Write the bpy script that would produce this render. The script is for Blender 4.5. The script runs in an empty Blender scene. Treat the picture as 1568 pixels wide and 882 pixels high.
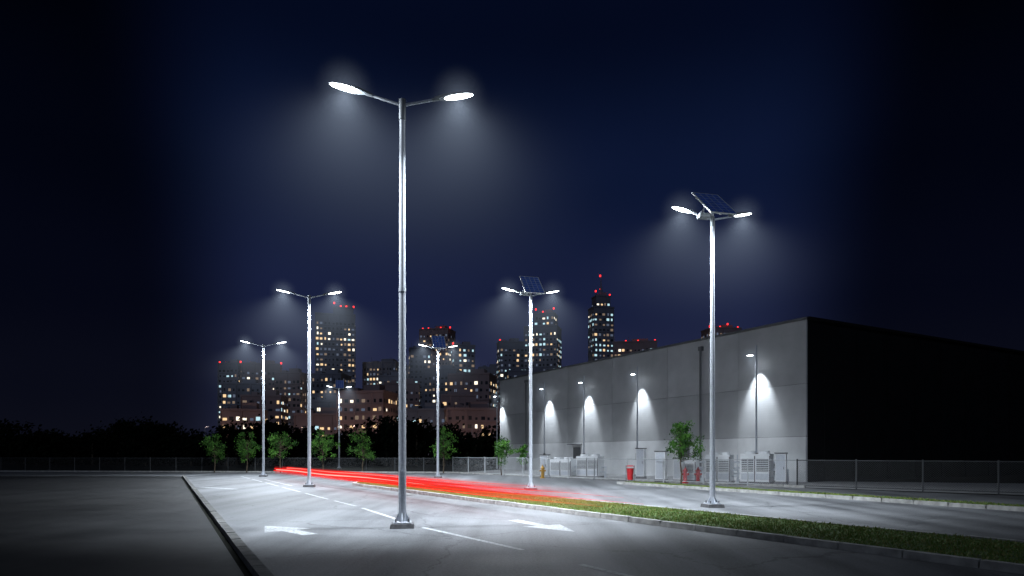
import bpy, math, random
from mathutils import Vector, Matrix
R = random.Random(7)
scene = bpy.context.scene
COL = scene.collection

# ------------------------------------------------------------ materials
def mat(name, color=(.5,.5,.5), rough=.6, metal=0.0, noise=0.0, nscale=8.0, bump=0.0, spec=.5):
    m = bpy.data.materials.new(name); m.use_nodes = True
    nt = m.node_tree; b = nt.nodes['Principled BSDF']
    b.inputs['Base Color'].default_value = (*color, 1)
    b.inputs['Roughness'].default_value = rough
    b.inputs['Metallic'].default_value = metal
    b.inputs['Specular IOR Level'].default_value = spec
    if noise > 0:
        tc = nt.nodes.new('ShaderNodeTexCoord'); n = nt.nodes.new('ShaderNodeTexNoise')
        n.inputs['Scale'].default_value = nscale; n.inputs['Detail'].default_value = 6
        nt.links.new(tc.outputs['Object'], n.inputs['Vector'])
        r = nt.nodes.new('ShaderNodeValToRGB')
        r.color_ramp.elements[0].position = .3; r.color_ramp.elements[1].position = .7
        r.color_ramp.elements[0].color = (*[c*(1-noise) for c in color], 1)
        r.color_ramp.elements[1].color = (*[min(1, c*(1+noise)) for c in color], 1)
        nt.links.new(n.outputs['Fac'], r.inputs['Fac'])
        nt.links.new(r.outputs['Color'], b.inputs['Base Color'])
        if bump > 0:
            bp = nt.nodes.new('ShaderNodeBump'); bp.inputs['Strength'].default_value = bump
            nt.links.new(n.outputs['Fac'], bp.inputs['Height']); nt.links.new(bp.outputs['Normal'], b.inputs['Normal'])
    return m

def emat(name, color, s):
    m = bpy.data.materials.new(name); m.use_nodes = True; nt = m.node_tree; nt.nodes.clear()
    e = nt.nodes.new('ShaderNodeEmission'); o = nt.nodes.new('ShaderNodeOutputMaterial')
    e.inputs['Color'].default_value = (*color, 1); e.inputs['Strength'].default_value = s
    nt.links.new(e.outputs[0], o.inputs['Surface']); return m

def math_n(nt, op, a, b=None, c=None, clamp=False):
    n = nt.nodes.new('ShaderNodeMath'); n.operation = op; n.use_clamp = clamp
    for i, v in enumerate((a, b, c)):
        if v is None: continue
        if isinstance(v, (int, float)): n.inputs[i].default_value = v
        else: nt.links.new(v, n.inputs[i])
    return n.outputs[0]

def asphalt_mat(name, lo, hi, ang):
    m = bpy.data.materials.new(name); m.use_nodes = True; nt = m.node_tree; b = nt.nodes['Principled BSDF']
    tc = nt.nodes.new('ShaderNodeTexCoord')
    mp = nt.nodes.new('ShaderNodeMapping'); mp.inputs['Rotation'].default_value = (0, 0, ang); mp.inputs['Scale'].default_value = (1.1, .06, 1)
    nt.links.new(tc.outputs['Object'], mp.inputs['Vector'])
    st = nt.nodes.new('ShaderNodeTexNoise'); st.inputs['Scale'].default_value = 1.0; st.inputs['Detail'].default_value = 5
    nt.links.new(mp.outputs[0], st.inputs['Vector'])
    big = nt.nodes.new('ShaderNodeTexNoise'); big.inputs['Scale'].default_value = .45; big.inputs['Detail'].default_value = 8; big.inputs['Roughness'].default_value = .7
    fine = nt.nodes.new('ShaderNodeTexNoise'); fine.inputs['Scale'].default_value = 24; fine.inputs['Detail'].default_value = 6; fine.inputs['Roughness'].default_value = .8
    for n in (big, fine): nt.links.new(tc.outputs['Object'], n.inputs['Vector'])
    wp = nt.nodes.new('ShaderNodeVectorMath'); wp.operation = 'MULTIPLY_ADD'
    nt.links.new(big.outputs['Color'], wp.inputs[0]); wp.inputs[1].default_value = (1.6, 1.6, 0); nt.links.new(tc.outputs['Object'], wp.inputs[2])
    vo = nt.nodes.new('ShaderNodeTexVoronoi'); vo.feature = 'DISTANCE_TO_EDGE'; vo.inputs['Scale'].default_value = .24
    nt.links.new(wp.outputs[0], vo.inputs['Vector'])
    crack = math_n(nt, 'LESS_THAN', vo.outputs['Distance'], .004)
    s = math_n(nt, 'ADD', math_n(nt, 'MULTIPLY', st.outputs['Fac'], .75), math_n(nt, 'MULTIPLY', big.outputs['Fac'], .65))
    s = math_n(nt, 'ADD', s, math_n(nt, 'MULTIPLY', fine.outputs['Fac'], .75))
    s = math_n(nt, 'MULTIPLY_ADD', s, 2.4, -2.08, clamp=True)
    s = math_n(nt, 'SUBTRACT', s, math_n(nt, 'MULTIPLY', crack, .4), clamp=True)
    mx = nt.nodes.new('ShaderNodeMix'); mx.data_type = 'RGBA'
    mx.inputs[6].default_value = (*lo, 1); mx.inputs[7].default_value = (*hi, 1)
    nt.links.new(s, mx.inputs[0]); nt.links.new(mx.outputs[2], b.inputs['Base Color'])
    rr = math_n(nt, 'MULTIPLY_ADD', big.outputs['Fac'], .45, .34); nt.links.new(rr, b.inputs['Roughness'])
    bp = nt.nodes.new('ShaderNodeBump'); bp.inputs['Strength'].default_value = .6; bp.inputs['Distance'].default_value = .012
    nt.links.new(fine.outputs['Fac'], bp.inputs['Height']); nt.links.new(bp.outputs['Normal'], b.inputs['Normal'])
    return m

# ------------------------------------------------------------ mesh builder
class MB:
    def __init__(s): s.v = []; s.f = []; s.m = []
    def face(s, pts, mi=0):
        i = len(s.v); s.v += [tuple(p) for p in pts]; s.f.append(tuple(range(i, i+len(pts)))); s.m.append(mi)
    def box(s, c, size, mi=0, M=None, taper=1.0):
        hx, hy, hz = [k/2 for k in size]; i = len(s.v); c = Vector(c)
        for z, t in ((-hz, 1), (hz, taper)):
            for x, y in ((-hx, -hy), (hx, -hy), (hx, hy), (-hx, hy)):
                p = Vector((x*t, y*t, z))
                if M is not None: p = M @ p
                s.v.append(tuple(c+p))
        for f in ((3, 2, 1, 0), (4, 5, 6, 7), (0, 1, 5, 4), (1, 2, 6, 5), (2, 3, 7, 6), (3, 0, 4, 7)):
            s.f.append(tuple(i+k for k in f)); s.m.append(mi)
    def tube(s, p0, p1, r0, r1, n=10, mi=0, cap=True):
        p0 = Vector(p0); p1 = Vector(p1); d = (p1-p0).normalized()
        a = d.orthogonal().normalized(); b = d.cross(a); i = len(s.v)
        for p, r in ((p0, r0), (p1, r1)):
            for k in range(n):
                t = 2*math.pi*k/n; s.v.append(tuple(p+a*math.cos(t)*r+b*math.sin(t)*r))
        for k in range(n):
            s.f.append((i+k, i+(k+1) % n, i+n+(k+1) % n, i+n+k)); s.m.append(mi)
        if cap:
            s.f.append(tuple(i+k for k in reversed(range(n)))); s.m.append(mi)
            s.f.append(tuple(i+n+k for k in range(n))); s.m.append(mi)
    def mesh(s, name, mats, smooth=False):
        me = bpy.data.meshes.new(name); me.from_pydata(s.v, [], s.f)
        for m in mats: me.materials.append(m)
        me.polygons.foreach_set('material_index', s.m)
        if smooth:
            me.polygons.foreach_set('use_smooth', [True]*len(s.f))
            try: me.set_sharp_from_angle(angle=math.radians(40))
            except Exception: pass
        me.update(); return me

def obj(name, me, parent=None, loc=(0, 0, 0), rot=(0, 0, 0)):
    o = bpy.data.objects.new(name, me); COL.objects.link(o); o.location = loc; o.rotation_euler = rot
    if parent: o.parent = parent
    return o
def empty(name, loc=(0, 0, 0), rz=0):
    e = obj(name, None, None, loc, (0, 0, rz)); e.empty_display_size = .3; return e

# ------------------------------------------------------------ world sky (night, city glow ahead)
w = bpy.data.worlds.new("World"); scene.world = w; w.use_nodes = True
nt = w.node_tree; bg = nt.nodes['Background']
tc = nt.nodes.new('ShaderNodeTexCoord'); sp = nt.nodes.new('ShaderNodeSeparateXYZ')
nt.links.new(tc.outputs['Generated'], sp.inputs[0])
cr = nt.nodes.new('ShaderNodeValToRGB'); cr.color_ramp.interpolation = 'EASE'
els = cr.color_ramp.elements
els[0].position = 0; els[0].color = (.027, .031, .066, 1)
els[1].position = 1; els[1].color = (.0005, .0011, .0035, 1)
for p, c in ((.10, (.0185, .0228, .058)), (.22, (.0092, .0138, .046)), (.38, (.0038, .0080, .031)), (.55, (.0011, .0028, .012))):
    e = els.new(p); e.color = (*c, 1)
nt.links.new(sp.outputs['Z'], cr.inputs['Fac'])
ax = math_n(nt, 'ABSOLUTE', sp.outputs['X'])
mr = nt.nodes.new('ShaderNodeMapRange'); mr.interpolation_type = 'SMOOTHERSTEP'
mr.inputs['From Min'].default_value = .30; mr.inputs['From Max'].default_value = .50
mr.inputs['To Min'].default_value = 1; mr.inputs['To Max'].default_value = .14
nt.links.new(ax, mr.inputs['Value'])
ns = nt.nodes.new('ShaderNodeTexNoise'); ns.inputs['Scale'].default_value = 2.2; ns.inputs['Detail'].default_value = 4
nt.links.new(tc.outputs['Generated'], ns.inputs['Vector'])
cl = math_n(nt, 'MULTIPLY_ADD', ns.outputs['Fac'], .5, .75)
nt.links.new(cr.outputs['Color'], bg.inputs['Color'])
nt.links.new(math_n(nt, 'MULTIPLY', mr.outputs[0], cl), bg.inputs['Strength'])
# dim blue fill sun, added behind the viewer to lift solar panels and facades
ml_ = bpy.data.lights.new('fill_sun', 'SUN'); ml_.energy = .20; ml_.color = (.66, .78, 1); ml_.angle = math.radians(.5)
mo = obj('fill_sun', ml_, None, (0, -20, 40)); mo.rotation_euler = Vector((.10, .80, -.52)).to_track_quat('-Z', 'Y').to_euler()

# ------------------------------------------------------------ camera
cam = bpy.data.cameras.new('camera'); co = obj('camera', cam, None, (0, 0, 1.55), (math.radians(90), 0, 0))
cam.sensor_width = 36; cam.lens = 22.96; cam.shift_y = .162; cam.clip_end = 4000; cam.clip_start = .05
scene.camera = co
scene.view_settings.view_transform = 'Standard'; scene.view_settings.look = 'None'; scene.view_settings.exposure = 0

# ------------------------------------------------------------ ground, road, yard
ANG = math.atan(.58)
m_ground = mat('dark_soil', (.009, .010, .008), .95, noise=.4, nscale=1.5, spec=.1)
m_asph = asphalt_mat('asphalt', (.038, .041, .046), (.19, .198, .21), -ANG)
m_conc = mat('concrete', (.33, .335, .34), .85, noise=.22, nscale=3, bump=.1)
m_kerb = mat('kerb_concrete', (.30, .30, .29), .85, noise=.35, nscale=5, bump=.2)
m_kerb2 = mat('kerb_darkened', (.11, .11, .108), .9, noise=.4, nscale=5, bump=.2)  # same kerb concrete, colour darkened to offset the lamp light on it
m_paint = bpy.data.materials.new('road_paint'); m_paint.use_nodes = True
_nt = m_paint.node_tree; _b = _nt.nodes['Principled BSDF']; _b.inputs['Roughness'].default_value = .6
_tc = _nt.nodes.new('ShaderNodeTexCoord'); _n = _nt.nodes.new('ShaderNodeTexNoise'); _n.inputs['Scale'].default_value = 14; _n.inputs['Detail'].default_value = 8; _n.inputs['Roughness'].default_value = .75
_nt.links.new(_tc.outputs['Object'], _n.inputs['Vector'])
_r = _nt.nodes.new('ShaderNodeValToRGB'); _r.color_ramp.elements[0].position = .40; _r.color_ramp.elements[0].color = (.18, .185, .19, 1)
_r.color_ramp.elements[1].position = .57; _r.color_ramp.elements[1].color = (.46, .48, .50, 1)
_nt.links.new(_n.outputs['Fac'], _r.inputs['Fac']); _nt.links.new(_r.outputs['Color'], _b.inputs['Base Color'])

b = MB(); b.face([(-2500, -300, 0), (2500, -300, 0), (2500, 2500, 0), (-2500, 2500, 0)]); obj('ground', b.mesh('ground', [m_ground]))
def kl(y): return -5.8-.53*(y-13.2)     # left kerb line
b = MB(); b.face([(kl(-4), -4, .004), (30, -4, .004), (30, 12, .004), (13.6, 29.3, .004), (-4.8, 53, .004), (-45, 57, .004), (kl(45)-20, 45, .004), (kl(45), 45, .004)])
obj('parking_lot', b.mesh('parking_lot', [m_asph]))
m_darkasph = asphalt_mat('darkened_asphalt', (.008, .009, .010), (.022, .023, .025), -ANG)  # asphalt colour darkened so the side road reads as unlit
b = MB(); b.face([(kl(-4)-12, -4, .004), (kl(-4)-.2, -4, .004), (kl(44)-.2, 44, .004), (kl(44)-18, 44, .004)])
obj('service_road', b.mesh('service_road', [m_darkasph]))

WU = Vector((-.495, .869, 0)); WN = Vector((-.869, -.495, 0)); W0 = Vector((16.1, 35.7, 0)); WL = 35.0
b = MB(); p = [Vector((13.4, 30.0, .008)), Vector((30, 14, .008)), Vector((40, 30, .008)), W0-WN*2+Vector((0, 0, .008)), W0+WU*36-WN*2+Vector((0, 0, .008)), Vector((-4.6, 53.2, .008))]
b.face(p); obj('yard_pavement', b.mesh('yard_pavement', [m_conc]))

def strip_kerb(name, pts, wdt=.15, h=.12, seg=1.0, m=None):
    b = MB()
    for a, c in zip(pts[:-1], pts[1:]):
        a = Vector((*a, 0)); c = Vector((*c, 0)); d = c-a; L = d.length; n = max(1, int(L/seg)); ang = math.atan2(d.y, d.x)
        M = Matrix.Rotation(ang, 3, 'Z')
        for i in range(n):
            q = a+d*((i+.5)/n); q.z = h/2+R.uniform(-.006, .006)
            b.box(q, (L/n-.015, wdt, h), 0, M, .97)
    return obj(name, b.mesh(name, [m or m_kerb]))

def grass(name, outline, n, hmax, mg, z=.10):
    b = MB()
    for q in outline: b.face([(x, y, z) for x, y in q], 0)
    areas = []
    for q in outline:
        a = 0
        for i in range(len(q)):
            x0, y0 = q[i]; x1, y1 = q[(i+1) % len(q)]; a += x0*y1-x1*y0
        areas.append(abs(a))
    for _ in range(n):
        q = R.choices(outline, areas)[0]; s, t = R.random(), R.random()
        A = Vector(q[0]).lerp(Vector(q[1]), s); B = Vector(q[3]).lerp(Vector(q[2]), s); P = A.lerp(B, t)
        clump = .6+.4*math.sin(P.x*3.1+math.sin(P.y*2.3)*2)
        h = hmax*R.uniform(.35, 1)*(.45+.6*clump); an = R.uniform(0, 6.28); wd = .013
        dx, dy = math.cos(an)*wd, math.sin(an)*wd; lx, ly = R.uniform(-.7, .7)*h, R.uniform(-.7, .7)*h
        b.face([(P.x-dx, P.y-dy, z), (P.x+dx, P.y+dy, z), (P.x+lx, P.y+ly, z+h)], R.choice((1, 1, 2)))
    return obj(name, b.mesh(name, mg))
m_turf = mat('turf', (.055, .095, .020), .95, noise=.6, nscale=2.5)
m_gr1 = mat('grass_blade', (.11, .19, .03), .7); m_gr2 = mat('grass_blade_dry', (.20, .20, .055), .8)
def ml(y): return 3.0-.61*(y-14.5)
def mu(y): return 3.85-.63*(y-17.8)
ys = [2, 8, 14, 20, 26, 32]
quads = [[(ml(a), a), (ml(c), c), (mu(c), c), (mu(a), a)] for a, c in zip(ys[:-1], ys[1:])]
quads.append([(ml(32), 32), (-8.0, 34.5), (-7.6, 34.9), (mu(32), 32)])
grass('grass_median', quads, 52000, .065, [m_turf, m_gr1, m_gr2])
strip_kerb('kerb', [(ml(2)-.08, 2), (ml(32)-.08, 32), (-8.1, 34.5), (-7.6, 35), (mu(32)+.08, 32), (mu(2)+.08, 2)])
s2 = [[(5.6, 33.6), (16.2, 13.0), (17.2, 13.4), (6.6, 34.1)]]
grass('grass_verge', s2, 9000, .06, [m_turf, m_gr1, m_gr2])
strip_kerb('kerb', [(5.45, 33.6), (16.1, 12.9)]); strip_kerb('kerb', [(5.5, 33.8), (6.6, 34.2)])
strip_kerb('kerb', [(kl(-4), -4), (kl(45), 45)], .16, .10, 1.0, m_kerb2)
strip_kerb('kerb', [(-45, 56.6), (-4.9, 52.6), (13.3, 29.6)], .14, .12)

# ------------------------------------------------------------ painted markings
def line_path(pts, s0, s1, wd):
    out = []; acc = 0
    for a, c in zip(pts[:-1], pts[1:]):
        a = Vector(a); c = Vector(c); L = (c-a).length
        lo = max(s0, acc); hi = min(s1, acc+L)
        if hi > lo:
            p = a.lerp(c, (lo-acc)/L); q = a.lerp(c, (hi-acc)/L); d = (c-a).normalized(); n = Vector((-d.y, d.x))*wd/2
            out.append([(p.x-n.x, p.y-n.y, .008), (q.x-n.x, q.y-n.y, .008), (q.x+n.x, q.y+n.y, .008), (p.x+n.x, p.y+n.y, .008)])
        acc += L
    return out
path = [(3.2, 5.4), (.97, 9.1), (.17, 10.5), (-1.9, 13.75), (-4.5, 19.1), (-6.9, 23.4), (-12.5, 33.7), (-19.5, 46.5)]
b = MB()
for s0, s1 in ((2.0, 4.35), (5.93, 9.78), (11.0, 15.2), (16.0, 18.5), (19.3, 23.2), (24.2, 28.6), (29.6, 34), (35, 39.5), (40.5, 45)):
    for q in line_path(path, s0, s1, .10): b.face(q)
obj('lane_marking', b.mesh('lane_marking', [m_paint]))
b = MB()
for q in line_path([(-12.1, 28.6), (-14.5, 30.4)], 0, 3, .28): b.face(q)
for q in line_path([(-10.6, 31.5), (-18, 45)], 0, 9, .1): b.face(q)
obj('bay_marking', b.mesh('bay_marking', [m_paint]))
def arrow(tip, tail, hw, sw, hl):
    tip = Vector(tip); tail = Vector(tail); d = (tip-tail).normalized(); n = Vector((-d.y, d.x)); k = tip-d*hl
    b = MB(); z = .008
    P = lambda v: (v.x, v.y, z)
    b.face([P(tail-n*sw), P(tail+n*sw), P(k+n*sw), P(k-n*sw)]); b.face([P(k-n*hw), P(tip), P(k+n*hw)][::-1])
    obj('road_arrow_marking', b.mesh('road_arrow_marking', [m_paint]))
arrow((-5.3, 14.0), (-3.85, 12.5), .50, .15, 1.15)
arrow((1.25, 12.95), (.02, 15.25), .46, .14, 1.3)
b = MB(); b.tube((-3.9, 24.6, .002), (-3.9, 24.6, .012), .32, .32, 24, 0); b.tube((-3.9, 24.6, .011), (-3.9, 24.6, .016), .26, .26, 24, 1)
obj('manhole_cover', b.mesh('manhole_cover', [mat('cast_iron', (.07, .07, .07), .6), mat('cast_iron_worn', (.11, .11, .11), .5)]))

# ------------------------------------------------------------ lamps
m_galv = mat('galvanised_steel', (.48, .51, .56), .6, .05, noise=.12, nscale=20)
m_head = mat('lamp_housing', (.16, .175, .19), .5, .2)
m_dark = mat('dark_base', (.10, .10, .105), .8, noise=.3, nscale=12)
m_led = emat('led_panel', (.86, .94, 1.0), 30)
m_cell = mat('solar_cells', (.09, .22, .80), .45, noise=.25, nscale=9)
m_frame = mat('aluminium_frame', (.90, .92, .94), .6, 0)

def haze_mat(name, A, Rad, h0=.28, h1=1.0):  # emission-only volume: lamp glow in the air is painted in as self-glow
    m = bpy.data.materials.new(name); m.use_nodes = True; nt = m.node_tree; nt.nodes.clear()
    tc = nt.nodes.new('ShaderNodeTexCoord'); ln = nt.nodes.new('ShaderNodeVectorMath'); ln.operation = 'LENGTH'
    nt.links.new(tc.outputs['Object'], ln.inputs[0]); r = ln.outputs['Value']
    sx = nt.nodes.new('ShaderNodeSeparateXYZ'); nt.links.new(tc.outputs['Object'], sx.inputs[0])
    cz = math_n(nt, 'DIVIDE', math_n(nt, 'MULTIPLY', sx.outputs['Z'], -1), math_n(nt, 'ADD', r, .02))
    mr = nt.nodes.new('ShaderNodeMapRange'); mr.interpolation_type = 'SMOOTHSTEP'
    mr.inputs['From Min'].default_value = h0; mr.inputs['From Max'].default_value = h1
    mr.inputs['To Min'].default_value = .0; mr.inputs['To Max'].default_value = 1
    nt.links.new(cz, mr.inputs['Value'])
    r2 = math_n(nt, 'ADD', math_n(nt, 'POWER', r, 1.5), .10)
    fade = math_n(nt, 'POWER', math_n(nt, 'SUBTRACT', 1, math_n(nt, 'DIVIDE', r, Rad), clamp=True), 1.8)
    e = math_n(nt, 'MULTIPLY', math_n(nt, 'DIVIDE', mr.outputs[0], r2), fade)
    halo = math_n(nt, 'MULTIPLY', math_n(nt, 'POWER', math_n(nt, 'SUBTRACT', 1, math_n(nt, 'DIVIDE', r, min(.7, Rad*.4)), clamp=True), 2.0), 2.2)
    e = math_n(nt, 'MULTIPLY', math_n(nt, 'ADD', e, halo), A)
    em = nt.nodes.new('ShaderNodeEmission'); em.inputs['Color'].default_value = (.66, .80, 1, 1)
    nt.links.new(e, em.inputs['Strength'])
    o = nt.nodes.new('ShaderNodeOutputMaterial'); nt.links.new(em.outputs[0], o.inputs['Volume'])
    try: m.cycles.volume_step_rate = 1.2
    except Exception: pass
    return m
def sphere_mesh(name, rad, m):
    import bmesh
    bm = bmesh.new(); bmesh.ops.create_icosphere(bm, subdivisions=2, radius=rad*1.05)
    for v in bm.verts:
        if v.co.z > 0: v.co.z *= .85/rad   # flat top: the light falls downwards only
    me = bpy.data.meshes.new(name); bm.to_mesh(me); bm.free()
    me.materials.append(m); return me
HZ = sphere_mesh('haze_glow', 4.8, haze_mat('haze_glow', .10, 4.8))
HZ2 = sphere_mesh('haze_glow_small', 4.0, haze_mat('haze_glow_small', .08, 4.0))

def base_parts(b):
    b.box((0, 0, .05), (.50, .50, .10), 1, taper=.94)
    b.box((0, 0, .115), (.36, .36, .03), 0)
    for sx in (-1, 1):
        for sy in (-1, 1):
            b.tube((sx*.13, sy*.13, .13), (sx*.13, sy*.13, .20), .022, .018, 6, 1)
    for k in range(4):
        M = Matrix.Rotation(k*math.pi/2, 3, 'Z')
        q = [M @ Vector(p) for p in ((.06, .008, .13), (.17, .008, .13), (.06, .008, .36))]
        q2 = [M @ Vector(p) for p in ((.06, -.008, .13), (.17, -.008, .13), (.06, -.008, .36))]
        b.face(q, 0); b.face(q2[::-1], 0); b.face([q[1], q2[1], q2[2], q[2]], 0)

def head(b, bl, s, x0, z0, x1, z1, wmax):
    A = Vector((s*x0, 0, z0)); B = Vector((s*x1, 0, z1)); d = (B-A); L = d.length; u = d/L
    up = Vector((-u.z*s, 0, u.x*s)); up = up if up.z > 0 else -up; y = Vector((0, 1, 0))
    secs = [(0, .04, .055), (.10, .048, .06), (.20, wmax*.30, .066), (.30, wmax*.44, .066), (.45, wmax*.5, .058), (.7, wmax*.48, .046), (.88, wmax*.38, .034), (.96, wmax*.24, .024), (1, wmax*.10, .016)]
    rings = []
    for t, w_, h_ in secs:
        c = A+u*(t*L); i = len(b.v)
        for p in (c-y*w_, c+y*w_, c+y*w_+up*h_*.5, c+y*w_*.6+up*h_, c-y*w_*.6+up*h_, c-y*w_+up*h_*.5): b.v.append(tuple(p))
        rings.append(i)
    for i, j in zip(rings[:-1], rings[1:]):
        for k in range(6): b.f.append((i+k, i+(k+1) % 6, j+(k+1) % 6, j+k)); b.m.append(2)
    b.f.append(tuple(rings[0]+k for k in range(6))); b.m.append(2)
    b.f.append(tuple(rings[-1]+k for k in range(6))); b.m.append(2)
    for k in range(5):
        c = A+u*L*(.30+k*.10)+up*.065; b.box(c, (.012, wmax*.5, .022), 2)
    cm = A+u*L*.61; n = 18; ra, rb = L*.37, wmax*.40
    ring = [cm+u*(ra*math.cos(2*math.pi*k/n))+y*(rb*math.sin(2*math.pi*k/n))-up*.003 for k in range(n)]
    rin = [cm+u*(ra*.82*math.cos(2*math.pi*k/n))+y*(rb*.8*math.sin(2*math.pi*k/n))-up*.014 for k in range(n)]
    for k in range(n): bl.face([ring[k], ring[(k+1) % n], rin[(k+1) % n], rin[k]], 0)
    bl.face(rin, 0)
    return cm

# --- twin-arm lamp
b = MB(); bl = MB(); base_parts(b)
b.tube((0, 0, .1), (0, 0, 4.95), .082, .070, 16); b.tube((0, 0, 4.95), (0, 0, 5.03), .076, .076, 16); b.tube((0, 0, 5.03), (0, 0, 8.9), .068, .058, 16)
b.tube((0, 0, 8.55), (0, 0, 8.98), .072, .072, 16, 2); b.box((0, -.084, 1.0), (.09, .02, .38), 0)
for s in (-1, 1):
    b.tube((0, 0, 8.86), (s*.72, 0, 9.04), .03, .024, 10, 0); b.tube((s*.62, 0, 9.02), (s*.76, 0, 9.055), .036, .036, 10, 2)
hc = [head(b, bl, s, .68, 9.03, 1.50, 9.2, .27) for s in (-1, 1)]
ME_P = b.mesh('pole_and_arms', [m_galv, m_dark, m_head], True); ME_L = bl.mesh('led_panels', [m_led])
# --- solar lamp
b = MB(); bl2 = MB(); base_parts(b)
b.tube((0, 0, .1), (0, 0, 8.3), .078, .055, 16); b.tube((0, 0, 8.12), (0, 0, 8.42), .068, .068, 16, 2); b.box((0, -.08, .9), (.09, .02, .35), 0)
for s in (-1, 1):
    b.tube((0, 0, 8.32), (s*.6, 0, 8.46), .027, .023, 10, 0)
hc2 = [head(b, bl2, s, .52, 8.45, 1.27, 8.6, .24) for s in (-1, 1)]
b.tube((0, 0, 8.4), (0, 0, 8.70), .04, .04, 10, 0)
b.box((-.28, -.02, 8.40), (.34, .2, .13), 2)
b.tube((-.42, .1, 8.42), (-.10, .1, 8.80), .02, .02, 6, 0); b.tube((-.35, -.1, 8.36), (-.14, .2, 8.86), .02, .02, 6, 0)
ME_SP = b.mesh('pole_and_arms_solar', [m_galv, m_dark, m_head], True); ME_SL = bl2.mesh('led_panels_solar', [m_led])
PW, PL = .86, 1.43
b = MB(); b.box((0, 0, 0), (PW, PL, .035), 1)
nx, ny = 4, 7; cw, ch = (PW-.06)/nx, (PL-.06)/ny
for i in range(nx):
    for j in range(ny):
        x = -(PW-.06)/2+cw*(i+.5); y = -(PL-.06)/2+ch*(j+.5); a = cw/2-.009; c = ch/2-.010
        b.face([(x-a, y-c, .0205), (x+a, y-c, .0205), (x+a, y+c, .0205), (x-a, y+c, .0205)], 0)
b.box((0, .4, -.04), (.8, .05, .04), 2); b.box((0, -.4, -.04), (.8, .05, .04), 2); b.box((0, 0, -.085), (.05, 1.1, .05), 2)
ME_PAN = b.mesh('solar_panel', [m_cell, m_frame, m_head])

def spot(name, e, size, blend, rad=.12, col=(.84, .92, 1)):
    l = bpy.data.lights.new(name, 'SPOT'); l.energy = e; l.spot_size = math.radians(size); l.spot_blend = blend; l.shadow_soft_size = rad; l.color = col; return l
L_main = spot('lamp_light_main', 8200, 100, 1); L_row = spot('lamp_light', 6800, 138, 1); L_row2 = spot('lamp_light_far', 6800, 160, 1)
L_sol1 = spot('solar_lamp_light_near', 4800, 138, 1); L_sol = spot('solar_lamp_light', 4600, 156, 1); L_solf = spot('solar_lamp_light_far', 2600, 130, 1)
L_sp = bpy.data.lights.new('lamp_spill', 'POINT'); L_sp.energy = 150; L_sp.color = (.84, .92, 1); L_sp.shadow_soft_size = .12
def street_lamp(x, y, kind, yaw, light, tilt=0, out=0):
    e = empty('solar_street_lamp' if kind else 'street_lamp', (x, y, 0), yaw)
    obj('pole_and_arms', ME_SP if kind else ME_P, e); obj('led_panels', ME_SL if kind else ME_L, e)
    for i, c in enumerate(hc2 if kind else hc):
        obj('lamp_light', light, e, (c.x, c.y, c.z-.07), (math.radians(tilt), 0, 0))
        if i == 0: obj('lamp_spill', L_sp, e, (c.x, c.y, c.z-.10))
        obj('haze_glow', HZ2 if kind else HZ, e, (c.x, c.y, c.z-.03))
    if kind:
        hx, hy = .236, -.972; X = Vector((-hy, hx, 0)); t = math.radians(42); Yv = -Vector((hx*math.cos(t), hy*math.cos(t), -math.sin(t))); Z = X.cross(Yv)
        M = Matrix((X, Yv, Z)).transposed(); M = Matrix.Rotation(-yaw, 3, 'Z') @ M
        o = obj('solar_panel', ME_PAN, e, (.06, 0, 8.80)); o.rotation_euler = M.to_euler()
    return e
street_lamp(-2.3, 13.7, 0, math.radians(8), L_main, 24)
street_lamp(-9.5, 30.6, 0, math.radians(8), L_row)
street_lamp(-16.9, 44.4, 0, math.radians(8), L_row2)
street_lamp(5.8, 18.9, 1, math.radians(12), L_sol1, 22)
street_lamp(.8, 28.0, 1, math.radians(12), L_sol)
street_lamp(-4.8, 42.3, 1, math.radians(12), L_sol)
street_lamp(-18.0, 68.0, 1, math.radians(12), L_solf)

# ------------------------------------------------------------ warehouse
m_wall = []
for i, g in enumerate((.40, .44, .48, .42)):
    m = mat('metal_cladding_%d' % i, (g, g*1.02, g*1.04), .6, 0, noise=.10, nscale=.8)
    nt = m.node_tree; bb = nt.nodes['Principled BSDF']; tc = nt.nodes.new('ShaderNodeTexCoord'); wv = nt.nodes.new('ShaderNodeTexWave')
    wv.bands_direction = 'Z'; wv.inputs['Scale'].default_value = 2.2; nt.links.new(tc.outputs['Object'], wv.inputs['Vector'])
    bp = nt.nodes.new('ShaderNodeBump'); bp.inputs['Strength'].default_value = .12; bp.inputs['Distance'].default_value = .01
    nt.links.new(wv.outputs['Fac'], bp.inputs['Height']); nt.links.new(bp.outputs['Normal'], bb.inputs['Normal']); m_wall.append(m)
m_plinth = mat('precast_panel', (.66, .67, .68), .7, noise=.1, nscale=.9)
m_enddark = mat('darkened_cladding', (.010, .0105, .012), .85, noise=.2, nscale=1, spec=.08)  # unlit look of the end wall put into a near-black colour
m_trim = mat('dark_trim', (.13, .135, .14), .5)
wh = empty('warehouse_building', W0, math.atan2(WU.y, WU.x))
b = MB(); D = 26.0
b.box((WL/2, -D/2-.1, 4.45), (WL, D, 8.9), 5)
x = 0; i = 0
for pw in (4.7, 6.1, 6.1, 6.1, 6.1, 5.9):
    for z0, z1 in ((2.52, 5.4), (5.42, 8.9)):
        b.box((x+pw/2, -.05, (z0+z1)/2), (pw-.02, .1, z1-z0), (i+int(z0)) % 4)
    b.box((x+pw/2, -.03, 1.25), (pw-.025, .14, 2.5), 4); x += pw; i += 1
b.box((WL/2, -.1, 8.97), (WL+.1, .34, .14), 6)
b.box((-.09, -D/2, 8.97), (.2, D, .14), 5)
for k in range(9): b.box((-.05, -1.5-k*3, 4.4), (.06, .08, 8.7), 5)
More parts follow.
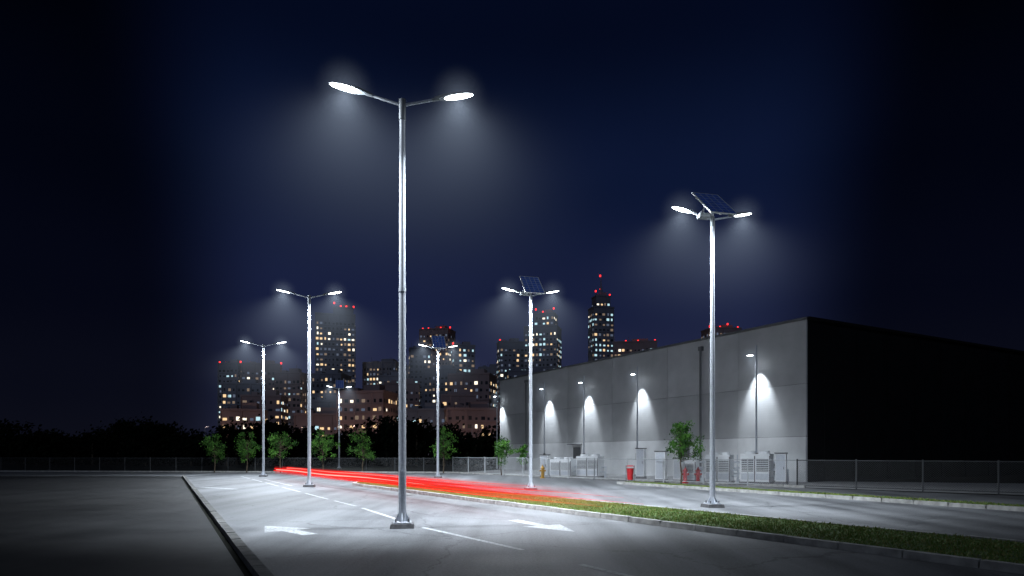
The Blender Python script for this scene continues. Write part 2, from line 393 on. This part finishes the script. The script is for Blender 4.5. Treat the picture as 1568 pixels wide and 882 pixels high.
for xd in (9.2, 21.5):
    b.box((xd, .06, 1.05), (1.0, .06, 2.1), 6); b.box((xd, .3, 2.35), (1.4, .6, .06), 6)
obj('walls', b.mesh('walls', m_wall+[m_plinth, m_enddark, m_trim]), wh)
b = MB()
for xx in (7.6, 29.6): b.tube((xx, .18, 0), (xx, .18, 8.3), .07, .07, 8); b.box((xx, .15, 8.35), (.26, .24, .26), 0)
obj('downpipes', b.mesh('downpipes', [m_trim]), wh)

b = MB(); b.tube((0, 0, 0), (0, 0, 7.8), .06, .045, 10); b.tube((0, 0, 7.2), (.38, 0, 7.32), .02, .02, 6)
b.box((0, 0, .04), (.3, .3, .08), 1); b.box((.42, 0, 7.32), (.38, .2, .07), 1); b.box((0, 0, 1.35), (.16, .14, .5), 1)
ME_Y = b.mesh('post_and_bracket', [m_galv, m_dark]); b = MB(); b.box((.43, 0, 7.27), (.3, .17, .025)); ME_YL = b.mesh('lamp_lens', [m_led])
L_y = spot('wall_lamp_light', 1500, 54, .8, .04)
L_y2 = spot('wall_lamp_wide', 600, 124, 1, .05)
HZ3 = sphere_mesh('haze_glow_wall', 2.0, haze_mat('haze_glow_wall', .10, 2.0, .7, 1.0))
for d in (38.0, 47.0, 52.6, 57.7, 65.3):
    P = Vector((15.9-.57*(d-36), d, 0))+WN*.8
    e = empty('yard_lamp_post', P, math.atan2(WU.y, WU.x)); obj('post_and_bracket', ME_Y, e); obj('lamp_lens', ME_YL, e)
    # +x rotation swings the beam to local +y (away from the wall); the wall is on the -y side
    obj('lamp_light', L_y, e, (.43, 0, 7.22), (math.radians(-16), 0, 0)); obj('haze_glow', HZ3, e, (.43, 0, 7.22))
    obj('lamp_wide_light', L_y2, e, (.43, .05, 7.2), (math.radians(25), 0, 0))

# ------------------------------------------------------------ fence
m_fence = mat('fence_steel', (.42, .44, .46), .5, .2)
def fence(name, pts, H, mt):
    b = MB(); b2 = MB()
    for a, c in zip(pts[:-1], pts[1:]):
        a = Vector((*a, 0)); c = Vector((*c, 0)); d = c-a; L = d.length; u = d/L; n = max(1, round(L/2.4))
        for i in range(n+1):
            p = a+u*(L*i/n); b.tube(p, p+Vector((0, 0, H+.06)), .032, .032, 6); 
        for z in (H, .1): b.tube(a+Vector((0, 0, z)), c+Vector((0, 0, z)), .02, .02, 6)
        s = .09; k = -H
        while k < L:
            for sg in (1, -1):
                x0, x1, z0, z1 = k, k+H, 0.1, H
                if sg < 0: z0, z1 = H, .1
                t0 = max(0, -x0)/H; t1 = min(1, (L-x0)/H)
                if t1 > t0:
                    A = a+u*(x0+H*t0)+Vector((0, 0, z0+(z1-z0)*t0)); B = a+u*(x0+H*t1)+Vector((0, 0, z0+(z1-z0)*t1))
                    o = Vector((0, 0, .004)); b2.face([A-o, B-o, B+o, A+o])
            k += s
    e = empty(name, (0, 0, 0)); obj('posts_and_rails', b.mesh('posts', [mt]), e); obj('wire_mesh', b2.mesh('wire', [mt]), e)
fence('chain_link_fence', [(13.1, 30.0), (4.9, 38.8), (-4.8, 53.0)], 1.26, m_fence)
m_fdark = mat('fence_dark', (.06, .065, .07), .6)
fence('chain_link_fence', [(24, 19.8), (13.1, 30.0)], 1.26, m_fdark)
fence('chain_link_fence', [(-4.8, 53.0), (-24, 55.2), (-45, 57.5)], 1.2, m_fdark)

# ------------------------------------------------------------ yard equipment
m_white = mat('painted_sheet_steel', (.70, .72, .74), .45, 0, noise=.08, nscale=4)
m_grille = mat('grille', (.06, .065, .07), .6); m_red = mat('red_paint', (.40, .010, .015), .5); m_yel = mat('yellow_paint', (.4, .22, .03), .5)
def hvac(x, y, w_, d_, h_, fans, yaw, tops=True):
    e = empty('air_conditioning_unit', (x, y, 0), yaw); b = MB()
    b.box((0, 0, .06), (w_+.1, d_+.1, .12), 2)
    b.box((0, 0, .12+(h_-.12)/2), (w_, d_, h_-.12), 0)
    n = fans; pw = w_/n
    for i in range(n):
        cx = -w_/2+pw*(i+.5)
        b.box((cx, -d_/2-.012, h_*.62), (pw*.8, .02, h_*.42), 1)
        for k in range(7): b.box((cx, -d_/2-.03, h_*.44+k*h_*.06), (pw*.8, .02, .03), 0)
        b.box((cx, -d_/2-.012, h_*.25), (pw*.86, .02, h_*.2), 3)
        if tops:
            b.tube((cx, 0, h_), (cx, 0, h_+.14), min(pw, d_)*.4, min(pw, d_)*.38, 16, 0); b.tube((cx, 0, h_+.141), (cx, 0, h_+.15), min(pw, d_)*.33, min(pw, d_)*.33, 16, 1)
        b.box((cx+pw/2-.01, -d_/2-.01, h_/2), (.05, .03, h_-.2), 2)
    for k in range(2): b.tube((w_/2, -.1+k*.2, .4+k*.3), (w_/2+.3, -.1+k*.2, .4+k*.3), .04, .04, 8, 3); b.tube((w_/2+.3, -.1+k*.2, 0), (w_/2+.3, -.1+k*.2, .44+k*.3), .04, .04, 8, 3)
    obj('casing_and_fans', b.mesh('casing', [m_white, m_grille, m_dark, m_galv], False), e)
YA = math.radians(-30)
hvac(11.0, 34.6, 1.25, 1.1, 1.5, 2, YA); hvac(12.75, 34.0, 1.45, 1.2, 1.55, 2, YA)
hvac(9.8, 36.5, 1.1, .8, 1.2, 1, YA); hvac(3.4, 43.2, 1.5, 1.0, 1.2, 2, YA); hvac(5.1, 42.6, 1.5, 1.1, 1.4, 2, YA)
hvac(14.1, 35.3, .9, .8, 1.3, 1, YA, False)
def cabinet(x, y, w_, h_, m=m_white):
    e = empty('electrical_cabinet', (x, y, 0), YA); b = MB(); b.box((0, 0, .08), (w_+.06, .46, .16), 2); b.box((0, 0, .16+h_/2), (w_, .4, h_), 0); b.box((0, 0, h_+.19), (w_+.08, .5, .05), 2)
    b.box((0, -.207, .16+h_/2), (w_-.08, .01, h_-.1), 3); b.box((w_*.3, -.22, h_*.6), (.03, .03, .14), 1)
    obj('cabinet_body', b.mesh('cabinet', [m, m_grille, m_dark, m_galv]), e)
cabinet(8.2, 35.9, .55, 1.5); cabinet(9.1, 35.6, .5, 1.1); cabinet(13.6, 33.0, .5, 1.4); cabinet(8.0, 40.5, .5, 1.7)
cabinet(2.2, 43.6, .5, 1.3)
b = MB()
for k in range(3):
    b.tube((10.2+k*.1, 36.2, .5+k*.3), (14.0+k*.1, 33.9, .5+k*.3), .05, .05, 8)
for t in (0, .5, 1): b.tube((10.2+3.8*t, 36.2-2.3*t, 0), (10.2+3.8*t, 36.2-2.3*t, 1.5), .03, .03, 6)
obj('pipe_rack', b.mesh('pipe_rack', [m_galv]))
def hydrant(x, y, m):
    e = empty('fire_hydrant', (x, y, 0)); b = MB(); b.tube((0, 0, 0), (0, 0, .06), .17, .17, 12); b.tube((0, 0, .06), (0, 0, .62), .1, .1, 12); b.tube((0, 0, .62), (0, 0, .67), .15, .15, 12)
    b.tube((0, 0, .67), (0, 0, .8), .12, .04, 12); b.tube((-.2, 0, .48), (.2, 0, .48), .055, .055, 8); b.tube((0, -.19, .45), (0, 0, .45), .07, .07, 8); b.tube((0, 0, .8), (0, 0, .86), .03, .03, 6)
    obj('hydrant_body', b.mesh('hydrant', [m], True), e)
hydrant(9.15, 34.5, m_red); hydrant(9.8, 34.4, m_red); hydrant(1.95, 41.5, m_yel)
e = empty('red_litter_bin', (6.15, 34.0, 0)); b = MB()
for s in (-1, 1): b.tube((s*.21, 0, 0), (s*.21, 0, .95), .018, .018, 6, 1)
b.tube((0, 0, .2), (0, 0, .78), .14, .18, 14, 0); b.tube((0, 0, .78), (0, 0, .8), .195, .195, 14, 0); b.tube((0, 0, .90), (0, 0, .95), .22, .14, 14, 0); b.box((0, 0, .24), (.44, .03, .03), 1)
obj('bin_and_stand', b.mesh('bin', [m_red, m_dark], True), e)

# ------------------------------------------------------------ trees
m_bark = mat('bark', (.09, .07, .05), .9, noise=.3, nscale=15, spec=.1)
m_lf = []
for i, c in enumerate(((.06, .16, .03), (.11, .27, .045), (.03, .08, .02))):
    m = mat('leaf_%d' % i, c, .6, spec=.2); nt = m.node_tree; bb = nt.nodes['Principled BSDF']; 
    tr = nt.nodes.new('ShaderNodeBsdfTranslucent'); tr.inputs['Color'].default_value = (*[k*1.3 for k in c], 1); mx = nt.nodes.new('ShaderNodeMixShader'); mx.inputs[0].default_value = .35
    nt.links.new(bb.outputs[0], mx.inputs[1]); nt.links.new(tr.outputs[0], mx.inputs[2]); nt.links.new(mx.outputs[0], nt.nodes['Material Output'].inputs['Surface']); m_lf.append(m)
def leafquad(b, p, s, mi):
    d = Vector((R.gauss(0, 1), R.gauss(0, 1), R.gauss(0, 1))).normalized(); a = d.orthogonal().normalized(); c = d.cross(a)
    b.face([p-a*s*.5, p-c*s*.3, p+a*s*.5, p+c*s*.3], mi)
def tree(x, y, H, cw, leaf=.13, ncl=34, per=52):
    e = empty('young_tree', (x, y, 0), R.uniform(0, 6)); b = MB(); bl = MB()
    pts = [Vector((0, 0, 0))]
    for k in range(1, 6): pts.append(Vector((R.uniform(-.05, .05), R.uniform(-.05, .05), H*.82*k/5)))
    r0 = .015*H
    for k in range(5): b.tube(pts[k], pts[k+1], r0*(1-k*.17), r0*(1-(k+1)*.17), 8, 0, False)
    zc = H*.66; hz = H*.36
    for k in range(ncl):
        while True:
            v = Vector((R.uniform(-1, 1), R.uniform(-1, 1), R.uniform(-1, 1)))
            if .15 < v.length < 1: break
        v *= .9+.25*math.sin(math.atan2(v.y, v.x)*3+x)
        wz = 1-.35*max(0, v.z); c = Vector((v.x*cw/2*wz, v.y*cw/2*wz, zc+v.z*hz))
        st = pts[2].lerp(pts[5], min(1, max(0, (c.z-H*.4)/(H*.6)))*.8)
        mid = st.lerp(c, .55)+Vector((0, 0, -.06)); b.tube(st, mid, r0*.3, r0*.2, 5, 0, False); b.tube(mid, c, r0*.2, r0*.07, 5, 0, False)
        rr = R.uniform(.13, .27)*cw/2*1.1; shade = R.choice((0, 0, 1, 1, 2))
        for _ in range(per):
            q = c+Vector((R.gauss(0, rr*.6), R.gauss(0, rr*.6), R.gauss(0, rr*.5))); leafquad(bl, q, leaf*R.uniform(.6, 1.3), shade if R.random() < .7 else R.choice((0, 1, 2)))
    obj('trunk_and_limbs', b.mesh('trunk', [m_bark]), e); obj('foliage', bl.mesh('foliage', m_lf), e)
tree(8.6, 33.2, 3.4, 1.75, .11, 46, 60)
tree(-.75, 47.0, 2.85, 1.6); tree(.75, 46.6, 2.3, 1.1, ncl=24)
tree(-5.5, 52.3, 3.5, 2.1); tree(-12.2, 53.4, 3.4, 2.2); tree(-15.5, 53.5, 3.5, 2.1)
tree(-19.0, 53.6, 3.7, 2.2); tree(-21.9, 53.9, 3.3, 2.1); tree(-24.6, 54.0, 3.2, 1.9)

m_dl = [mat('far_leaf_%d' % i, c, .95, spec=.03) for i, c in enumerate(((.006, .010, .006), (.011, .016, .009), (.004, .006, .004)))]
b = MB()
for k in range(120):
    x = -72+k*.69+R.uniform(-1, 1); y = 86+R.uniform(-5, 9)+max(0, -x-30)*.15; H = R.uniform(3.6, 5.6)+1.0*math.sin(x*.33); cw = R.uniform(3, 5)
    if x > 3: continue
    b.tube((x, y, 0), (x, y, H*.7), .16, .08, 5, 3, False)
    for c in range(16):
        an = R.uniform(0, 6.28); rr = R.random()**.6*cw/2; zc = H*.55+R.uniform(-1, 1)*H*.4; C = Vector((x+math.cos(an)*rr, y+math.sin(an)*rr, max(.5, zc))); mi = R.choice((0, 1, 2))
        for _ in range(42): leafquad(b, C+Vector((R.gauss(0, .5), R.gauss(0, .5), R.gauss(0, .45))), R.uniform(.3, .7), mi)
obj('distant_trees', b.mesh('distant_trees', m_dl+[m_bark]))

# ------------------------------------------------------------ city
m_glass = mat('dark_window_glass', (.014, .018, .03), .3)
WIN = [emat('window_warm', (1, .68, .36), 1.1), emat('window_white', (1, .90, .70), 1.7), emat('window_cool', (.55, .85, .95), 1.0), emat('window_dim', (.8, .58, .42), .26), emat('window_dimcool', (.42, .52, .75), .2)]
m_redl = emat('aviation_light', (1, .03, .03), 2.4)
FAC = {'dark': mat('facade_dark', (.20, .21, .27), .8, noise=.25, nscale=.08), 'grey': mat('facade_grey', (.30, .31, .37), .8, noise=.25, nscale=.08),
       'pink': mat('facade_brick', (.34, .25, .26), .8, noise=.25, nscale=.08), 'pale': mat('facade_render', (.50, .43, .41), .8, noise=.15, nscale=.05)}
def tower(name, X, Y, wd, H, yaw, fac='dark', lit=.16, cool=.2, fh=3.1, bay=2.2, step=None, reds=0, spire=0, balc=False):
    lit *= 1.2
    e = empty(name, (X, Y, 0), math.radians(yaw)); dp = wd*.75
    b = MB(); g = MB(); segs = [(0, 0, wd, dp, 0, H)]
    if step: segs.append((step[0]*wd, 0, wd*step[1], dp*.8, H, H+step[2]))
    for cx, cy, w_, d_, z0, z1 in segs:
        b.box((cx, cy, (z0+z1)/2), (w_, d_, z1-z0), 0)
        b.box((cx, cy, z1+.4), (w_+.5, d_+.5, .8), 0)
        nf = int((z1-z0-1.5)/fh)
        for side, (ln, off) in enumerate(((w_, d_/2), (d_, w_/2), (d_, w_/2))):
            nb = max(2, int(ln/bay)); bw = ln/nb
            colw = [R.choice((.25, .8, 1, 1.9)) for _ in range(nb)]
            for f in range(nf):
                z = z0+1.6+f*fh
                fl = R.choice((.3, .8, 1, 1.4)); 
                if R.random() < .05: fl = 3.5
                for k in range(nb):
                    t = -ln/2+bw*(k+.5)+R.uniform(-.1, .1)*bw; ww = bw*R.choice((.62, .5, .35)); hh = fh*R.choice((.46, .40, .3))
                    r = R.random(); p = lit*fl*colw[k]
                    if r < p: mi = 3 if R.random() < cool else R.choice((1, 1, 2))
                    elif r < p*2.2+.08: mi = R.choice((4, 5))
                    else: mi = 0
                    o = off+.06
                    if side == 0: q = [(cx+t-ww/2, cy-o), (cx+t+ww/2, cy-o)]
                    elif side == 1: q = [(cx+o, cy+t-ww/2), (cx+o, cy+t+ww/2)]
                    else: q = [(cx-o, cy+t+ww/2), (cx-o, cy+t-ww/2)]
                    g.face([(*q[0], z), (*q[1], z), (*q[1], z+hh), (*q[0], z+hh)], mi)
            if side == 0:
                for k in range(0, nb+1, 3): b.box((cx-ln/2+bw*k, cy-off-.25, (z0+z1)/2), (.4, .5, z1-z0), 0)
        for f in range(0, nf, 1 if balc else 4): b.box((cx, cy, z0+1.0+f*fh), (w_+.7, d_+.7, .3), 0)
    zt = segs[-1][5]; cx = segs[-1][0]; w_ = segs[-1][2]
    b.box((cx+w_*.15, 0, zt+1.8), (w_*.35, dp*.4, 2.6), 0); b.box((cx-w_*.25, 0, zt+1.4), (w_*.15, dp*.3, 1.6), 0)
    for k in range(3): b.tube((cx+w_*(-.4+.3*k), 0, zt), (cx+w_*(-.4+.3*k), 0, zt+R.uniform(3, 6)), .15, .1, 5)
    rl = MB()
    for k in range(reds): 
        t = -.48+.96*k/max(1, reds-1)+R.uniform(-.08, .08); zz = zt+R.choice((.8, .8, 2.6)); rl.tube((cx+w_*t, -dp*.35, zz), (cx+w_*t, -dp*.35, zz+1.0), .48, .48, 6)
    if spire:
        b.tube((cx, 0, zt), (cx, 0, zt+spire*.5), 1.6, .8, 8); b.tube((cx, 0, zt+spire*.5), (cx, 0, zt+spire), .5, .15, 6)
        for z in (spire*.35, spire): rl.tube((cx-.5, 0, zt+z), (cx-.5, 0, zt+z+1.1), .5, .5, 6)
    obj('facade_and_roof', b.mesh('facade', [FAC[fac]]), e); obj('windows', g.mesh('windows', [m_glass]+WIN), e)
    if rl.v: obj('aviation_lights', rl.mesh('aviation', [m_redl]), e)
T = 'residential_tower'; O = 'office_tower'
tower(T, -108, 400, 23, 85, 14, 'grey', .30, .12, step=(.2, .5, 4.5), reds=4, balc=True)
tower(T, -171, 400, 13, 56, -10, 'grey', .30, .6, reds=1)
tower(T, -149, 390, 21, 54, 15, 'pink', .22, .15, reds=2)
tower(O, -82, 420, 22, 59, -12, 'dark', .26, .2)
tower(O, -57, 405, 13, 66, 12, 'dark', .26, .2)
tower(T, -50, 440, 20, 84, -14, 'pink', .16, .1, reds=4)
tower(O, -30, 400, 13, 67, 16, 'grey', .34, .8, reds=1)
tower(T, -18, 300, 19, 37, -12, 'pink', .20, .1)
tower(O, -1, 400, 15, 69, 10, 'dark', .22, .5, reds=1)
tower(T, 19, 400, 20, 78, -15, 'grey', .32, .55, step=(.1, .6, 8), reds=3, balc=True)
tower(O, 54.5, 400, 13, 90, 14, 'dark', .22, .7, step=(0, .7, 7), spire=13, reds=2)
tower(T, 75, 405, 28, 69, -10, 'pink', .22, .1, reds=4)
tower(T, 128, 400, 19, 77, 10, 'pink', .20, .1, reds=4)
for (nm, X, Y, wd, H, yw, fc, lt) in ((O, -130, 420, 14, 42, 8, 'dark', .2), (O, -70, 380, 14, 46, 5, 'grey', .22), (O, -38, 360, 18, 47, -8, 'dark', .22), (T, 8, 330, 22, 42, 8, 'dark', .18),
        (O, 42, 430, 18, 55, 8, 'dark', .18), (O, -95, 340, 18, 42, -8, 'dark', .2), (O, -135, 330, 18, 36, 8, 'grey', .2), (T, -118, 350, 14, 44, -6, 'pink', .18), (T, -68, 460, 16, 62, 10, 'grey', .18),
        (O, -15, 450, 16, 60, 6, 'dark', .2), (T, -92, 460, 16, 56, -8, 'pink', .16), (O, -160, 460, 22, 50, 6, 'dark', .2), (T, -52, 310, 16, 34, 6, 'pink', .22), (O, 100, 440, 20, 58, 5, 'dark', .15)):
    tower(nm, X, Y, wd, H, yw, fc, lt, .25)
Ab = 'apartment_block'
tower(Ab, -92, 225, 13, 16, 10, 'pink', .36, .05, 2.8, 2.0, balc=True); tower(Ab, -48.5, 220, 16, 21.5, -12, 'pink', .22, .05, 2.8, 2.0, balc=True)
tower(Ab, -14, 222, 17, 16, 10, 'pink', .24, .1, 2.8, 2.0, balc=True); tower(Ab, -68, 235, 17, 15, 5, 'pink', .22, .1, 2.8, 2.1)
tower(Ab, -31, 240, 17, 17, -8, 'grey', .2, .1, 2.8, 2.0); tower(Ab, -99, 262, 15, 24, 5, 'pink', .2, .1, 2.8, 2.2); tower(Ab, -74, 262, 12, 22, 5, 'grey', .18, .1, 2.8, 2.2)
tower(Ab, 2, 262, 16, 21, 5, 'pink', .18, .1, 2.8, 2.2); tower(Ab, -22, 270, 14, 25, 4, 'pink', .2, .1, 2.8, 2.2)
b = MB(); b.tube((0, 0, 0), (0, 0, 9.8), .09, .06, 8); b.tube((0, 0, 9.7), (0, 1.4, 10), .05, .04, 6); b.box((0, 1.6, 10), (.25, .7, .12)); ME_C = b.mesh('city_lamp_pole', [m_galv])
L_c = bpy.data.lights.new('city_lamp_light', 'POINT'); L_c.energy = 1100; L_c.color = (1, .66, .5); L_c.shadow_soft_size = .3
for x, y in ((-95, 202), (-66, 205), (-48, 196), (-30, 205), (-12, 196), (4, 215)):
    e = empty('city_street_lamp', (x, y, 0)); obj('pole', ME_C, e); obj('lamp_light', L_c, e, (0, 1.6, 9.8))

# ------------------------------------------------------------ red light trails of a passing car (long exposure)
P0 = Vector((-14.3, 40.4, 0)); P1 = Vector((2.7, 12.6, 0)); TL = (P1-P0).length; ta = math.atan2((P1-P0).y, (P1-P0).x)
m_soft = bpy.data.materials.new('trail_soft'); m_soft.use_nodes = True; nt = m_soft.node_tree; nt.nodes.clear()
tc = nt.nodes.new('ShaderNodeTexCoord'); sx = nt.nodes.new('ShaderNodeSeparateXYZ'); nt.links.new(tc.outputs['Object'], sx.inputs[0])
mr = nt.nodes.new('ShaderNodeMapRange'); mr.interpolation_type = 'SMOOTHSTEP'; mr.inputs['From Min'].default_value = TL*.66; mr.inputs['From Max'].default_value = TL; mr.inputs['To Min'].default_value = .62; mr.inputs['To Max'].default_value = 0
nt.links.new(sx.outputs['X'], mr.inputs['Value'])
mpn = nt.nodes.new('ShaderNodeMapping'); mpn.inputs['Scale'].default_value = (.05, 1, 24); nt.links.new(tc.outputs['Object'], mpn.inputs['Vector'])
nn = nt.nodes.new('ShaderNodeTexNoise'); nn.inputs['Scale'].default_value = 1; nn.inputs['Detail'].default_value = 3; nt.links.new(mpn.outputs[0], nn.inputs['Vector'])
pz = math_n(nt, 'SUBTRACT', 1, math_n(nt, 'POWER', math_n(nt, 'MULTIPLY', math_n(nt, 'ABSOLUTE', math_n(nt, 'SUBTRACT', sx.outputs['Z'], .56)), 4.2), 2), clamp=True)
al = math_n(nt, 'MULTIPLY', math_n(nt, 'MULTIPLY', mr.outputs[0], pz), math_n(nt, 'MULTIPLY_ADD', nn.outputs['Fac'], 3, -.75, clamp=True))
em = nt.nodes.new('ShaderNodeEmission'); em.inputs['Color'].default_value = (1, .016, .012, 1); em.inputs['Strength'].default_value = 1.0
tr = nt.nodes.new('ShaderNodeBsdfTransparent'); mx = nt.nodes.new('ShaderNodeMixShader'); oo = nt.nodes.new('ShaderNodeOutputMaterial')
nt.links.new(al, mx.inputs[0]); nt.links.new(tr.outputs[0], mx.inputs[1]); nt.links.new(em.outputs[0], mx.inputs[2]); nt.links.new(mx.outputs[0], oo.inputs['Surface'])
tm = [emat('trail_red', (1, .025, .02), 1.2), m_soft, emat('trail_hot', (1, .38, .32), 1.5)]
b = MB()
for (h, lat, s, t, r, mi) in ((.46, -.40, .22, .97, .020, 0), (.50, .40, .10, .98, .028, 0), (.55, -.42, .0, .93, .022, 0), (.60, .42, .05, .96, .022, 0), (.66, -.38, .0, .90, .02, 0), (.70, .35, .0, .88, .016, 0), (.74, 0, .05, .8, .010, 0), (.42, .2, .3, .94, .014, 0),
                               (.57, .1, .12, .9, .012, 0), (.63, -.15, .04, .84, .012, 0), (.60, -.40, .02, .70, .024, 2), (.67, .36, .0, .62, .020, 2), (.54, .41, .1, .68, .016, 2), (.50, -.1, .15, .85, .01, 0)):
    n = 16
    for k in range(n):
        f0, f1 = k/n, (k+1)/n; tp = lambda f: 1.0 if f < .55 else max(.04, 1-(f-.55)/.45)
        a = TL*(s+(t-s)*f0); c = TL*(s+(t-s)*f1); wob = lambda q: .02*math.sin(q*.5+h*9)
        b.tube((a, lat, h+wob(a)), (c, lat, h+wob(c)), r*tp(f0), r*tp(f1), 8, mi, False)
for lat in (-.36, .38, .1): b.face([(0, lat, .30), (TL, lat, .30), (TL, lat, .82), (0, lat, .82)], 1)
o = obj('car_light_trail', b.mesh('car_light_trail', tm, True), None, P0, (0, 0, ta))
